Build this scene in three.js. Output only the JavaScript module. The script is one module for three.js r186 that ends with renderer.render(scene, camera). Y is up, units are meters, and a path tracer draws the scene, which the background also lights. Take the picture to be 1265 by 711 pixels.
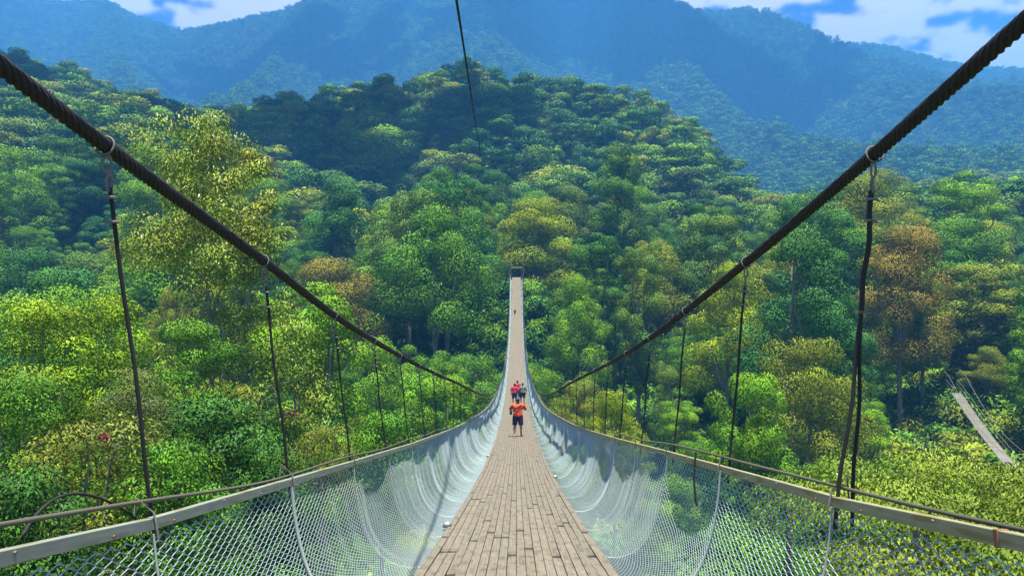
import * as THREE from 'three';
import { mergeGeometries } from 'three/addons/utils/BufferGeometryUtils.js';
import { RoundedBoxGeometry } from 'three/addons/geometries/RoundedBoxGeometry.js';
import { createNoise2D, createNoise3D } from 'simplex-noise';

// ---------------------------------------------------------------- camera, sky, sun, exposure, haze
const EYE = 1.16, FOCAL = 914;
const scene = new THREE.Scene();
const camera = new THREE.PerspectiveCamera(42.51, 1265 / 711, 0.1, 9000);
camera.position.set(0, EYE, 0);
camera.lookAt(-0.00602, EYE - 0.0257, -1);
const renderer = new THREE.WebGLRenderer({ antialias: true });
renderer.toneMapping = THREE.LinearToneMapping;
renderer.toneMappingExposure = 3.5;
renderer.shadowMap.enabled = true;

const TO_SUN = new THREE.Vector3(0.05, 0.96, 0.13).normalize();
const sun = new THREE.DirectionalLight(new THREE.Color().setRGB(1, 0.95, 0.80), 5);
sun.name = 'sun';
sun.position.copy(TO_SUN).multiplyScalar(3000);
sun.castShadow = true;
sun.shadow.mapSize.set(4096, 4096);
Object.assign(sun.shadow.camera, { left: -400, right: 400, top: 500, bottom: -200, near: 10, far: 7000 });
scene.add(sun, sun.target);

function rng(seed) {
  let s = seed >>> 0;
  return () => { s = (s + 0x6d2b79f5) | 0; let t = Math.imul(s ^ (s >>> 15), 1 | s); t = (t + Math.imul(t ^ (t >>> 7), 61 | t)) ^ t; return ((t ^ (t >>> 14)) >>> 0) / 4294967296; };
}
const n2 = createNoise2D(rng(11)), n3 = createNoise3D(rng(12));
const clamp = (x, a = 0, b = 1) => Math.min(b, Math.max(a, x));
const lerp = (a, b, t) => a + (b - a) * t;
const smooth = (a, b, x) => { const t = clamp((x - a) / (b - a)); return t * t * (3 - 2 * t); };

function makeSky() {
  const W = 2048, H = 1024, data = new Float32Array(W * H * 4);
  const fbm = (x, y, z, oct) => { let s = 0, a = 0.5, f = 1; for (let i = 0; i < oct; i++) { s += a * n3(x * f, y * f, z * f + i * 7.1); a *= 0.52; f *= 2.05; } return s; };
  for (let r = 0; r < H; r++) {
    const up = ((r + 0.5) / H - 0.5) * Math.PI, y = Math.sin(up), c = Math.cos(up);
    for (let k = 0; k < W; k++) {
      const az = ((k + 0.5) / W - 0.5) * 2 * Math.PI, x = Math.cos(az) * c, z = Math.sin(az) * c;
      const o = (r * W + k) * 4;
      const yy = Math.max(y, 0);
      // clear air: deep blue, a little paler low down
      const low = Math.pow(1 - yy, 4);
      let R = lerp(0.04, 0.09, low), G = lerp(0.16, 0.27, low), B = lerp(0.66, 0.86, low);
      // broken cumulus over the whole sky
      const q = 1 / (yy + 0.22);
      const px = x * q * 1.7, pz = z * q * 1.7;
      const big = fbm(px + 1.7, 0.3, pz + 4.2, 3);
      const den = fbm(px * 2.1 + 3.1, yy * 2.2, pz * 2.1 - 1.4, 6);
      const gap = Math.exp(-(((az + Math.PI / 2 + 0.33) / 0.17) ** 2));
      const d = 0.5 * big + 0.75 * den - 0.12 + 0.33 * (1 - smooth(0.3, 0.62, yy)) - 0.3 * gap;
      const a = smooth(-0.05, 0.15, d);
      const cr = 1.6, cg = 1.52, cb = 1.6;
      R = lerp(R, cr, a); G = lerp(G, cg, a); B = lerp(B, cb, a);
      data[o] = R; data[o + 1] = G; data[o + 2] = B; data[o + 3] = 1;
    }
  }
  const t = new THREE.DataTexture(data, W, H, THREE.RGBAFormat, THREE.FloatType);
  t.mapping = THREE.EquirectangularReflectionMapping;
  t.magFilter = THREE.LinearFilter; t.minFilter = THREE.LinearFilter;
  t.needsUpdate = true;
  return t;
}
const sky = makeSky();
scene.background = sky; scene.environment = sky;
scene.backgroundIntensity = 0.36; scene.environmentIntensity = 0.36;
scene.fog = new THREE.FogExp2(new THREE.Color().setRGB(0.09, 0.40, 1.0), 0.00048);

// ---------------------------------------------------------------- helpers
const taken = new Map();
const numbered = (n) => { const k = taken.get(n) ?? 0; taken.set(n, k + 1); return k ? n + '_' + String(k).padStart(3, '0') : n; };
const on = (m) => { m.castShadow = true; m.receiveShadow = true; return m; };
function tag(o, label, category, group, kind) {
  if (label) o.userData.label = label;
  if (category) o.userData.category = category;
  if (group) o.userData.group = group;
  if (kind) o.userData.kind = kind;
  return o;
}
function part(name, geo, mat, parent) { const m = on(new THREE.Mesh(geo, mat)); m.name = name; parent.add(m); return m; }
function thing(name, label, category, pos = [0, 0, 0], group) {
  const g = new THREE.Group(); g.name = numbered(name); g.position.set(...pos); tag(g, label, category, group); scene.add(g); return g;
}
const rgb = (r, g, b) => new THREE.Color().setRGB(r, g, b);
function table(knots) {                       // smooth monotone interpolation through [x, y] pairs
  const xs = knots.map((k) => k[0]), ys = knots.map((k) => k[1]), n = xs.length, m = new Array(n);
  const s = xs.slice(1).map((x, i) => (ys[i + 1] - ys[i]) / (x - xs[i]));
  for (let i = 0; i < n; i++) m[i] = i === 0 ? s[0] : i === n - 1 ? s[n - 2] : s[i - 1] * s[i] <= 0 ? 0 : (2 * s[i - 1] * s[i]) / (s[i - 1] + s[i]);
  return (x) => {
    if (x <= xs[0]) return ys[0] + m[0] * (x - xs[0]);
    if (x >= xs[n - 1]) return ys[n - 1] + m[n - 1] * (x - xs[n - 1]);
    let i = 0; while (x > xs[i + 1]) i++;
    const h = xs[i + 1] - xs[i], t = (x - xs[i]) / h, t2 = t * t, t3 = t2 * t;
    return (2 * t3 - 3 * t2 + 1) * ys[i] + (t3 - 2 * t2 + t) * h * m[i] + (-2 * t3 + 3 * t2) * ys[i + 1] + (t3 - t2) * h * m[i + 1];
  };
}
function surfaceTexture(w, h, fn, srgb = true) {
  const d = new Uint8Array(w * h * 4);
  for (let y = 0; y < h; y++) for (let x = 0; x < w; x++) { const c = fn(x, y); const o = (y * w + x) * 4; d[o] = clamp(c[0], 0, 1) * 255; d[o + 1] = clamp(c[1], 0, 1) * 255; d[o + 2] = clamp(c[2], 0, 1) * 255; d[o + 3] = 255; }
  const t = new THREE.DataTexture(d, w, h); t.wrapS = t.wrapT = THREE.RepeatWrapping; t.magFilter = THREE.LinearFilter; t.minFilter = THREE.LinearFilter;
  if (srgb) t.colorSpace = THREE.SRGBColorSpace; t.needsUpdate = true; return t;
}

// ---------------------------------------------------------------- terrain
const DK = [0, 15, 30, 60, 100, 150, 200, 260, 340, 430, 520, 700, 1000, 1400, 1900, 2500, 3200];
const COLS = [                                 // bearing (x over distance) and the height of the treetops along it
  [-1.3, [-6, -3, -6, -10, -6, 4, 20, 42, 76, 110, 150, 170, 230, 380, 600, 980, 700]],
  [-0.75, [-6, -5, -8, -14, -12, 0, 18, 42, 78, 112, 150, 150, 190, 330, 560, 965, 700]],
  [-0.60, [-6, -6, -9, -15, -13, 0, 16, 40, 76, 104, 134, 130, 180, 310, 540, 900, 700]],
  [-0.45, [-6, -7, -10, -16, -14, -3, 12, 33, 64, 86, 98, 105, 170, 300, 520, 795, 600]],
  [-0.30, [-6, -9, -12, -17, -16, -6, 5, 20, 44, 92, 96, 100, 170, 300, 540, 860, 600]],
  [-0.18, [-7, -10, -13, -17, -17, -8, 2, 9, 42, 103, 106, 100, 170, 300, 560, 915, 650]],
  [-0.04, [-7, -10, -14, -17, -18, -7, 6, 15, 54, 111, 104, 90, 170, 310, 600, 935, 700]],
  [0.10, [-7, -10, -13, -16, -16, -7, 5, 15, 54, 104, 86, 80, 160, 300, 590, 915, 700]],
  [0.17, [-7, -10, -13, -16, -15, -7, 4, 15, 52, 97, 76, 80, 155, 295, 575, 900, 700]],
  [0.23, [-6, -9, -12, -15, -13, -7, 3, 15, 48, 82, 56, 70, 145, 290, 560, 880, 700]],
  [0.28, [-6, -9, -12, -14, -12, -7, 2, 13, 40, 54, 40, 62, 138, 280, 535, 850, 690]],
  [0.33, [-6, -8, -11, -13, -11, -7, 1, 11, 29, 33, 36, 62, 135, 265, 505, 825, 650]],
  [0.45, [-6, -6, -10, -12, -10, -6, 2, 13, 28, 34, 42, 80, 155, 280, 480, 745, 600]],
  [0.60, [-6, -5, -9, -12, -10, -5, 3, 15, 29, 37, 50, 94, 170, 290, 450, 668, 550]],
  [0.75, [-6, -4, -7, -11, -9, -4, 5, 17, 31, 42, 58, 104, 185, 300, 430, 638, 500]],
  [1.3, [-6, -2, -4, -8, -6, 0, 10, 24, 40, 56, 80, 130, 220, 330, 460, 640, 500]],
];
const colFn = COLS.map(([u, h]) => [u, table(DK.map((d, i) => [d, h[i]]))]);
function canopyTop(x, d) {
  const dd = Math.max(d, 4), u = clamp(x / dd, -1.3, 1.3), r = Math.min(Math.max(d, Math.abs(x) * 0.55, 0), 3200);
  let i = 0; while (i < colFn.length - 2 && u > colFn[i + 1][0]) i++;
  const t = smooth(0, 1, clamp((u - colFn[i][0]) / (colFn[i + 1][0] - colFn[i][0])));
  const a = lerp(colFn[i][0] === colFn[i + 1][0] ? 0 : colFn[i][1](r), colFn[i + 1][1](r), lerp(clamp((u - colFn[i][0]) / (colFn[i + 1][0] - colFn[i][0])), t, 0.5));
  return a + EYE;
}
const ridged = (x, y) => 1 - Math.abs(n2(x, y));
function groundY(x, d) {
  const far = smooth(600, 1500, d);
  let h = canopyTop(x, d) - lerp(9, 17, smooth(8, 60, d)) - 6 * smooth(235, 330, d);
  h += 2.2 * n2(x / 46, d / 46) * smooth(30, 120, d) + 6 * n2(x / 120 + 5, d / 120) * smooth(150, 350, d) * (1 - smooth(2200, 2500, d));
  const spur = (ridged(x / 700 + d / 2600 + 3.3, d / 2100) - 0.62) * 150 + (ridged(x / 300 - d / 1300, d / 800 + 8) - 0.6) * 26;
  h += spur * far * (1 - 0.8 * smooth(2100, 2500, d));
  h += 7 * n2(x / 190, 3.3 + d / 900) * smooth(1900, 2400, d);
  // the saddle under the far abutment and the near bank
  const onAxis = Math.exp(-(x * x) / 90);
  h = lerp(h, -2.2, onAxis * smooth(132, 153, d) * (1 - smooth(160, 176, d)));
  h = lerp(h, -1.6, Math.exp(-(x * x) / 60) * (1 - smooth(-1, 7, d)));
  return h;
}
const matGround = new THREE.MeshStandardMaterial({ color: 0xffffff, roughness: 1, map: surfaceTexture(256, 256, (x, y) => {
  const a = 0.5 + 0.5 * n2(x / 19, y / 19), b = 0.5 + 0.5 * n2(x / 4, y / 4 + 9);
  return [0.13 + 0.06 * a + 0.05 * b, 0.19 + 0.07 * b + 0.04 * a, 0.07 + 0.04 * b];
}) });
{
  const angs = []; for (let a = -180; a < -46; a += 3) angs.push(a); for (let a = -46; a < 46; a += 0.4) angs.push(a); for (let a = 46; a <= 180; a += 3) angs.push(a);
  const rad = [0]; for (let r = 3; r < 3300; r *= 1 + 0.034) rad.push(r); rad.push(3300);
  const P = [], U = [], I = [], na = angs.length;
  for (const r of rad) for (const a of angs) { const t = a * Math.PI / 180, x = Math.sin(t) * r, d = Math.cos(t) * r; P.push(x, groundY(x, d), -d); U.push(x / 7, d / 7); }
  for (let i = 0; i < rad.length - 1; i++) for (let j = 0; j < na - 1; j++) { const a = i * na + j; I.push(a, a + 1, a + na, a + 1, a + na + 1, a + na); }
  const g = new THREE.BufferGeometry(); g.setAttribute('position', new THREE.Float32BufferAttribute(P, 3)); g.setAttribute('uv', new THREE.Float32BufferAttribute(U, 2)); g.setIndex(I); g.computeVertexNormals();
  const m = on(new THREE.Mesh(g, matGround)); m.name = 'terrain'; tag(m, 'forested valley floor, hills and mountain slopes', null, null, 'structure'); scene.add(m);
}

// ---------------------------------------------------------------- leaves, crowns, trunks
class Leaves {
  constructor() { this.p = []; this.n = []; this.c = []; this.i = []; }
  leaf(x, y, z, nx, ny, nz, ax, ay, az, len, wid, sx, sy, sz, col) {   // base point, leaf normal, leaf axis, size, shading normal, colour
    const l = Math.hypot(ax, ay, az) || 1; ax /= l; ay /= l; az /= l;
    let bx = ay * nz - az * ny, by = az * nx - ax * nz, bz = ax * ny - ay * nx; const bl = Math.hypot(bx, by, bz) || 1; bx /= bl; by /= bl; bz /= bl;
    const b = this.p.length / 3, w = wid / 2, m = len * 0.45, f = wid * 0.14;
    this.p.push(x, y, z, x + ax * m + bx * w + nx * f, y + ay * m + by * w + ny * f, z + az * m + bz * w + nz * f, x + ax * len, y + ay * len - len * 0.1, z + az * len, x + ax * m - bx * w + nx * f, y + ay * m - by * w + ny * f, z + az * m - bz * w + nz * f);
    for (let k = 0; k < 4; k++) { this.n.push(sx, sy, sz); this.c.push(col[0], col[1], col[2]); }
    this.i.push(b, b + 1, b + 2, b, b + 2, b + 3);
  }
  lobe(R, cx, cy, cz, rx, ry, rz, n, size, o = {}) {                    // a clump: leaves round an ellipsoid shell
    const { col = [1, 1, 1], vary = 0.28, aspect = 0.62, inner = 0.22, under = 0.4, soft = 0.72, droop = 0.35 } = o;
    for (let k = 0; k < n; k++) {
      let y = R() * (1 + under) - under, a = R() * Math.PI * 2, s = Math.sqrt(Math.max(0, 1 - y * y)), dx = Math.cos(a) * s, dz = Math.sin(a) * s;
      const q = R() < inner ? 0.45 + 0.45 * R() : 0.86 + 0.24 * R() * R() + 0.05;
      const px = cx + dx * rx * q, py = cy + y * ry * q, pz = cz + dz * rz * q;
      let nx = dx + (R() - 0.5) * 1.5, ny = y + 0.45 + (R() - 0.5) * 1.3, nz = dz + (R() - 0.5) * 1.5; const nl = Math.hypot(nx, ny, nz) || 1; nx /= nl; ny /= nl; nz /= nl;
      const ax = dx * 0.7 + (R() - 0.5) * 1.6, ay = (R() - 0.5) * 0.9 - droop, az = dz * 0.7 + (R() - 0.5) * 1.6;
      let sx = lerp(nx, dx, soft), sy = lerp(ny, y, soft), sz = lerp(nz, dz, soft); const sl = Math.hypot(sx, sy, sz) || 1;
      const v = 1 + (R() - 0.5) * 2 * vary, w = (R() - 0.5) * vary * 0.55, len = size * (0.65 + 0.7 * R());
      this.leaf(px, py, pz, nx, ny, nz, ax, ay, az, len, len * aspect, sx / sl, sy / sl, sz / sl, [Math.max(0, col[0] * (v + w)), Math.max(0, col[1] * v), Math.max(0, col[2] * (v - w))]);
    }
  }
  build() {
    const g = new THREE.BufferGeometry();
    g.setAttribute('position', new THREE.Float32BufferAttribute(this.p, 3)); g.setAttribute('normal', new THREE.Float32BufferAttribute(this.n, 3));
    g.setAttribute('color', new THREE.Float32BufferAttribute(this.c, 3)); g.setIndex(this.i); return g;
  }
}
function tube(points, radii, sides = 6, closed = true) {              // a tapered tube through points
  const P = [], N = [], U = [], I = []; let run = 0;
  const T = new THREE.Vector3(), A = new THREE.Vector3(), B = new THREE.Vector3(), ref = new THREE.Vector3();
  points.forEach((p, k) => {
    T.copy(points[Math.min(k + 1, points.length - 1)]).sub(points[Math.max(k - 1, 0)]).normalize();
    if (k === 0) ref.set(Math.abs(T.y) > 0.9 ? 1 : 0, Math.abs(T.y) > 0.9 ? 0 : 1, 0);
    A.copy(ref).addScaledVector(T, -ref.dot(T)).normalize(); B.crossVectors(T, A); ref.copy(A);
    if (k) run += p.distanceTo(points[k - 1]);
    const r = Array.isArray(radii) ? radii[k] : radii;
    for (let s = 0; s <= sides; s++) { const a = (s / sides) * Math.PI * 2, c = Math.cos(a), q = Math.sin(a); const nx = A.x * c + B.x * q, ny = A.y * c + B.y * q, nz = A.z * c + B.z * q; P.push(p.x + nx * r, p.y + ny * r, p.z + nz * r); N.push(nx, ny, nz); U.push(s / sides, run); }
  });
  const w = sides + 1;
  for (let k = 0; k < points.length - 1; k++) for (let s = 0; s < sides; s++) { const a = k * w + s; I.push(a, a + 1, a + w, a + 1, a + w + 1, a + w); }
  if (closed) for (const [k, flip] of [[0, 1], [points.length - 1, 0]]) { const b = P.length / 3, p = points[k]; const t = T.copy(points[Math.min(k + 1, points.length - 1)]).sub(points[Math.max(k - 1, 0)]).normalize().multiplyScalar(flip ? -1 : 1); P.push(p.x, p.y, p.z); N.push(t.x, t.y, t.z); U.push(0.5, 0); for (let s = 0; s < sides; s++) { const c = k * w + s; flip ? I.push(b, c + 1, c) : I.push(b, c, c + 1); } }
  const g = new THREE.BufferGeometry(); g.setAttribute('position', new THREE.Float32BufferAttribute(P, 3)); g.setAttribute('normal', new THREE.Float32BufferAttribute(N, 3)); g.setAttribute('uv', new THREE.Float32BufferAttribute(U, 2)); g.setIndex(I); return g;
}
const V = (x, y, z) => new THREE.Vector3(x, y, z);
function limb(R, a, b, r0, r1, sides = 5, wobble = 0.08) {
  const pts = [], rad = [], n = 5, l = a.distanceTo(b);
  for (let k = 0; k <= n; k++) { const t = k / n, p = a.clone().lerp(b, t); const w = Math.sin(t * Math.PI) * l * wobble; p.x += (R() - 0.5) * w; p.z += (R() - 0.5) * w; p.y += Math.sin(t * Math.PI) * l * 0.06; pts.push(p); rad.push(lerp(r0, r1, t)); }
  return tube(pts, rad, sides);
}
// A forest tree about `H` high: lobes on a dome, leaves round every lobe, limbs reaching into the lobes.
function makeTree(seed, { H, R: rad, base, shape = 'dome', lobes = 46, leaves = 150, size = 0.5, lobeR = 0.27, vary = 0.15, flush = 0.15, aspect = 0.62, gap = 0 }) {
  const R = rng(seed), L = new Leaves(), centres = [];
  const ch = H - base;
  for (let k = 0; k < lobes; k++) {
    const g = (k + 0.5) / lobes, a = k * 2.39996 + R() * 0.5;
    let y, s;
    if (shape === 'dome') { y = 1 - g * 0.98; s = Math.sqrt(1 - y * y) ** 0.85; }
    else if (shape === 'tall') { y = 1 - g; s = Math.sin(Math.PI * clamp(0.16 + g * 0.78)) ** 0.7; }
    else if (shape === 'cone') { y = 1 - g ** 0.6; s = (1 - y) * 0.95 + 0.05; }
    else { y = 1 - g * 1.25; s = Math.sqrt(Math.max(0.05, 1 - y * y)); }
    const q = (R() < 0.2 ? 0.3 + 0.3 * R() : 0.62 + 0.52 * R()), jy = (R() - 0.5) * 0.3;
    if (R() < gap) continue;
    const lr = rad * lobeR * (0.5 + 0.4 * R() + 0.6 * R() * R());
    const cx = Math.cos(a) * s * q * (rad - lr * 0.6), cz = Math.sin(a) * s * q * (rad - lr * 0.6), cy = base + ch * clamp((shape === 'round' ? (y + 0.25) / 1.25 : y) + jy, 0.04, 1) - lr * 0.55;
    const f = R() < flush ? 2 : 1, b = 0.78 + 0.46 * R(), hue = 0.86 + 0.28 * R();
    L.lobe(R, cx, cy, cz, lr * (0.95 + 0.25 * R()), lr * (0.78 + 0.25 * R()), lr * (0.95 + 0.25 * R()), Math.round(leaves * (lr / (rad * lobeR)) ** 2), size, { col: f > 1 ? [b * 1.25, b * 1.18, b * 0.7] : [b * hue, b, b * (1.9 - hue)], vary, aspect });
    centres.push(V(cx, cy, cz));
  }
  // trunk, limbs
  const lean = V((R() - 0.5) * rad * 0.25, 0, (R() - 0.5) * rad * 0.25), top = V(lean.x, base + ch * 0.45, lean.z), tr = H * 0.016 + 0.08, gs = [];
  const tp = [], trd = []; for (let k = 0; k <= 7; k++) { const t = k / 7; tp.push(V(lean.x * t * t + 0.12 * Math.sin(t * 7 + seed), -1.5 + (top.y + 1.5) * t, lean.z * t * t)); trd.push(lerp(tr * (k === 0 ? 1.5 : 1.05), tr * 0.55, t)); }
  gs.push(tube(tp, trd, 7));
  for (let k = 0; k < centres.length; k += Math.max(1, Math.floor(centres.length / 11))) { const from = tp[4 + (k % 4)]; gs.push(limb(R, from, centres[k], tr * 0.42, tr * 0.12, 5)); }
  return { crown: L.build(), trunk: mergeGeometries(gs), H, R: rad };
}
const barkTex = surfaceTexture(128, 256, (x, y) => { const a = 0.5 + 0.5 * n2(x / 5, y / 34), b = 0.5 + 0.5 * n2(x / 40, y / 40 + 5); const v = 0.30 + 0.2 * a + 0.14 * b; return [v * 1.04, v * 0.98, v * 0.86]; });
const matBark = new THREE.MeshStandardMaterial({ map: barkTex, roughness: 0.95 });
const leafMat = (c, t = 0.2, rough = 0.75) => new THREE.MeshPhysicalMaterial({ color: c, vertexColors: true, roughness: rough, side: THREE.DoubleSide, transmission: t, thickness: 0, specularIntensity: 0.2 });
const TINTS = [
  ['deep green', rgb(0.048, 0.152, 0.010)], ['mid green', rgb(0.092, 0.230, 0.010)], ['fresh green', rgb(0.150, 0.305, 0.009)], ['yellow-green', rgb(0.250, 0.330, 0.009)],
  ['olive', rgb(0.195, 0.245, 0.014)], ['blue-green', rgb(0.050, 0.172, 0.032)], ['grey-green', rgb(0.125, 0.220, 0.028)], ['rusty brown', rgb(0.20, 0.19, 0.025)], ['orange', rgb(0.25, 0.20, 0.028)],
];
const tintMats = TINTS.map(([, c]) => leafMat(c));

const FINE = { leaves: 1250, size: 0.185, lobes: 50, lobeR: 0.31 };
const kinds = [
  makeTree(101, { H: 19, R: 6.4, base: 8, shape: 'dome', ...FINE }),
  makeTree(102, { H: 22, R: 5.4, base: 8, shape: 'round', ...FINE }),
  makeTree(103, { H: 17, R: 7.2, base: 8.5, shape: 'dome', ...FINE, lobeR: 0.25, lobes: 68, leaves: 860 }),
  makeTree(104, { H: 24, R: 4.6, base: 7, shape: 'tall', ...FINE, lobeR: 0.34 }),
  makeTree(105, { H: 20, R: 6, base: 7, shape: 'round', ...FINE, lobeR: 0.32, lobes: 48, gap: 0.1 }),
  makeTree(106, { H: 18, R: 5, base: 5, shape: 'tall', ...FINE, lobeR: 0.30, lobes: 66 }),
  makeTree(107, { H: 20, R: 6.6, base: 9, shape: 'dome', ...FINE, lobeR: 0.3, gap: 0.14, lobes: 56 }),
];
const far = [201, 202, 203, 204, 205].map((s, k) => makeTree(s, { H: [18, 21, 16, 23, 19][k], R: [6.6, 5.6, 7.4, 4.8, 6][k], base: [6, 6, 6, 6, 4][k], shape: ['dome', 'round', 'dome', 'tall', 'round'][k], lobes: 30, leaves: 430, size: 0.46, lobeR: 0.38, vary: 0.16 }));
const distant = [301, 302, 303].map((s, k) => makeTree(s, { H: [17, 20, 15][k], R: [6.4, 5.4, 7.2][k], base: [2, 2, 2][k], shape: ['dome', 'round', 'dome'][k], lobes: 16, leaves: 70, size: 1.15, lobeR: 0.42, vary: 0.14 }));

// ---------------------------------------------------------------- the bridge's lines (distance d from the camera along the bridge)
const deckY = (d) => -0.2385 * d + 0.001545 * d * d;
const railX = table([[-6, 1.5], [20, 1.5], [40, 1.32], [75, 1.1], [110, 1.1], [154, 1.3]]);
const railH = { '-1': table([[-6, 0.8], [2, 0.79], [6, 0.90], [16, 1.06], [40, 1.05], [154, 1.05]]), 1: table([[-6, 0.8], [2, 0.83], [6, 0.97], [16, 1.1], [40, 1.05], [154, 1.05]]) };
const cableX = table([[-6, 1.67], [9, 1.67], [18, 1.52], [35, 1.27], [48, 1.12], [75, 1.06], [110, 1.1], [154, 1.4]]);
const cableE = { '-1': table([[-6, 2.85], [0, 1.27], [2.39, 0.66], [3, 0.5], [4.8, 0.07], [6.78, -0.43], [9.2, -0.96], [17.6, -2.68], [34.6, -5.9], [48, -7.6], [75, -9.2], [100, -8.3], [125, -5.2], [155, 2.2]]),
  1: table([[-6, 2.95], [0, 1.45], [2.43, 0.82], [3.49, 0.53], [5.41, 0.04], [9.4, -0.9], [17.6, -2.6], [34.6, -5.9], [48, -7.6], [75, -9.2], [100, -8.3], [125, -5.2], [155, 2.2]]) };
const railPt = (s, d, dx = 0, dy = 0) => V(s * (railX(d) + dx), deckY(d) + railH[s](d) + dy, -d);
const cablePt = (s, d) => V(s * cableX(d), EYE + cableE[s](d), -d);
const D_END = 152;

// second footbridge: from its far landing towards the near bank
const foot = (t) => V(lerp(60.2, 53.2, t), EYE + lerp(-17.0, -21.6, t) - 1.2 * Math.sin(Math.PI * clamp(t * 0.7)), -lerp(101, 76, t));

// ---------------------------------------------------------------- forest
const spots = [];                              // {x, d, y, k, tint, sx, sy, turn, label}
const FR = rng(77);
const inFrame = (x, d, y, r) => { if (d < 8) return false; const px = x / d, py = (y - EYE) / d, m = r / d; return px > -0.76 - m && px < 0.75 + m && py > -0.46 - m && py < 0.42 + m; };
function hidden(x, y, d) {                     // whether nearer treetops stand well above the line of sight to (x, y, d)
  for (let t = 0.12; t < 0.93; t += d > 600 ? 0.03 : 0.035) { const q = t * d; if (q < 25) continue; const line = lerp(EYE, y, t); if ((d > 600 && q > 500 ? groundY(x * t, q) + 6 : canopyTop(x * t, q) - 2.5) > line + 0.004 * q + 3) return true; }
  return false;
}
const footPts = Array.from({ length: 30 }, (_, k) => foot(k / 29 * 0.92 + 0.0));
function clear(x, d, top, r) {                 // keeps the bridges and the view to the footbridge open
  if (d < 150 && Math.abs(x) < r + 3.2 && top > deckY(d) - 3) return false;
  if (d >= 150 && d < 172 && Math.abs(x) < r * 0.75 + 1.4) return false;
  for (const p of footPts) { const q = -p.z; if (d > q + 4) continue; const s = d / q, lx = p.x * s, ly = EYE + (p.y - EYE) * s; if (Math.abs(x - lx) < r + 1.6 * s && top > ly - 1.2) return false; }
  return true;
}
function pickTint(x, d) {
  if (d > 620) return [1, 1, 0, 6, 1, 5][Math.floor(FR() * 6)];
  const a = n2(x / 60 + 3, d / 60) + (FR() - 0.5) * 1.5 + 0.14, u = x / d, r = FR();
  if (r < 0.012 && d < 500) return 7;
  if (d > 235) return [1, 2, 2, 3, 3, 6, 2, 5, 0, 2][Math.floor(FR() * 10)];
  if (a < -0.7) return FR() < 0.5 ? 0 : 5; if (a < -0.25) return FR() < 0.5 ? 1 : 5; if (a < 0.3) return FR() < 0.65 ? 1 : 2; if (a < 0.65) return FR() < 0.5 ? 2 : 6;
  return [3, 4, 2, 4][Math.floor(FR() * 4)];
}
// trees with a place of their own in the picture: [bearing px, top row px, crown width px, distance, kind, tint, label]
const own = [
  [640, 292, 62, 178, 1, 0, 'dark tree right behind the far bridge gate'],
  [538, 262, 158, 132, 2, 1, 'broad olive domed tree rising just beside the far end of the bridge'],
  [668, 250, 116, 170, 0, 3, 'yellow-green domed tree standing behind the far bridge gate'],
  [735, 288, 78, 140, 3, 0, 'dark vine-hung tree beside the upper bridge deck'],
  [715, 345, 86, 122, 6, 2, 'fresh green spreading tree leaning toward the upper bridge deck'],
  [1112, 287, 116, 118, 0, 8, 'big orange-flowering domed tree above the green forest'],
  [985, 292, 160, 92, 4, 5, 'large blue-green tree behind the second hanger rope from the clamp'],
  [790, 300, 62, 118, 3, 6, 'tall pale-trunked tree above the main cable'],
  [205, 363, 66, 112, 2, 4, 'small round olive tree alone in front of a dark hollow'],
  [900, 330, 110, 105, 6, 3, 'yellow-green tree under the main cable'],
  [1000, 425, 150, 78, 2, 4, 'low wide olive dome tree beyond the handrail'],
  [925, 470, 110, 60, 5, 2, 'bright green bushy tree in the gorge beside the safety net'],
  [760, 490, 90, 72, 2, 3, 'yellow-green shrubby tree low in the gorge'],
  [540, 470, 120, 74, 5, 2, 'fresh green tree low in the gorge beneath the main cable'],
  [470, 425, 110, 88, 6, 2, 'fresh green forked tree beneath the main cable'],
  [1215, 330, 120, 128, 5, 4, 'olive tree above the small footbridge'],
];
for (const [ix, iy, w, d, k, tint, label] of own) {
  const x = (ix - 638) / FOCAL * d, top = EYE + (332 - iy) / FOCAL * d, g = groundY(x, d), r = w / 2 / FOCAL * d, hh = Math.max(6, top - g);
  spots.push({ x, d, y: g, k, tint, sx: r / kinds[k].R, sy: hh / kinds[k].H, turn: ix, label, r, top });
}
function scatter(d0, d1, step, size, kindsN, out) {
  const xm = d1 * 0.8 + 20;
  for (let d = d0; d < d1; d += step) for (let x = -xm; x < xm; x += step) {
    const px = x + (FR() - 0.5) * step * 0.9, pd = d + (FR() - 0.5) * step * 0.9, k = Math.floor(FR() * kindsN), s = size * (0.55 + 0.95 * FR() ** 2 + 0.15 * FR()), tall = s * (0.74 + 0.55 * FR()), turn = FR() * 6.283, tint = pickTint(px, Math.max(20, pd));
    const set = kindsN === kinds.length ? kinds : kindsN === far.length ? far : distant, t = set[k];
    if (pd < d0 || Math.abs(px) > pd * 0.76 + 14) continue;
    const flat = pd > 235 ? Math.min(lerp(tall, s * 0.9, 0.6), 1.55) : tall, y = groundY(px, pd), top = y + t.H * flat, r = t.R * s;
    if (!inFrame(px, pd, top, r) || !clear(px, pd, top, r) || hidden(px, top, pd)) continue;
    if (pd < 260 && spots.some((o) => o.label && Math.hypot(o.x - px, o.d - pd) < (o.r + r) * 0.62)) continue;
    if (spots.some((o) => o.label && pd < o.d && pd > 30 && Math.abs(px / pd - o.x / o.d) < (o.r / o.d) * 0.75 + r / pd * 0.5 && (top - EYE) / pd > lerp((o.y - EYE) / o.d, (o.top - EYE) / o.d, 0.45))) continue;
    out.push({ x: px, d: pd, y: y - 0.6, k, tint, sx: s, sz: s * (0.72 + 0.5 * FR()), tilt: (FR() - 0.5) * 0.16, sy: flat, turn, r, top });
  }
}
const mids = [], fars = [], dist = [];
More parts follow.
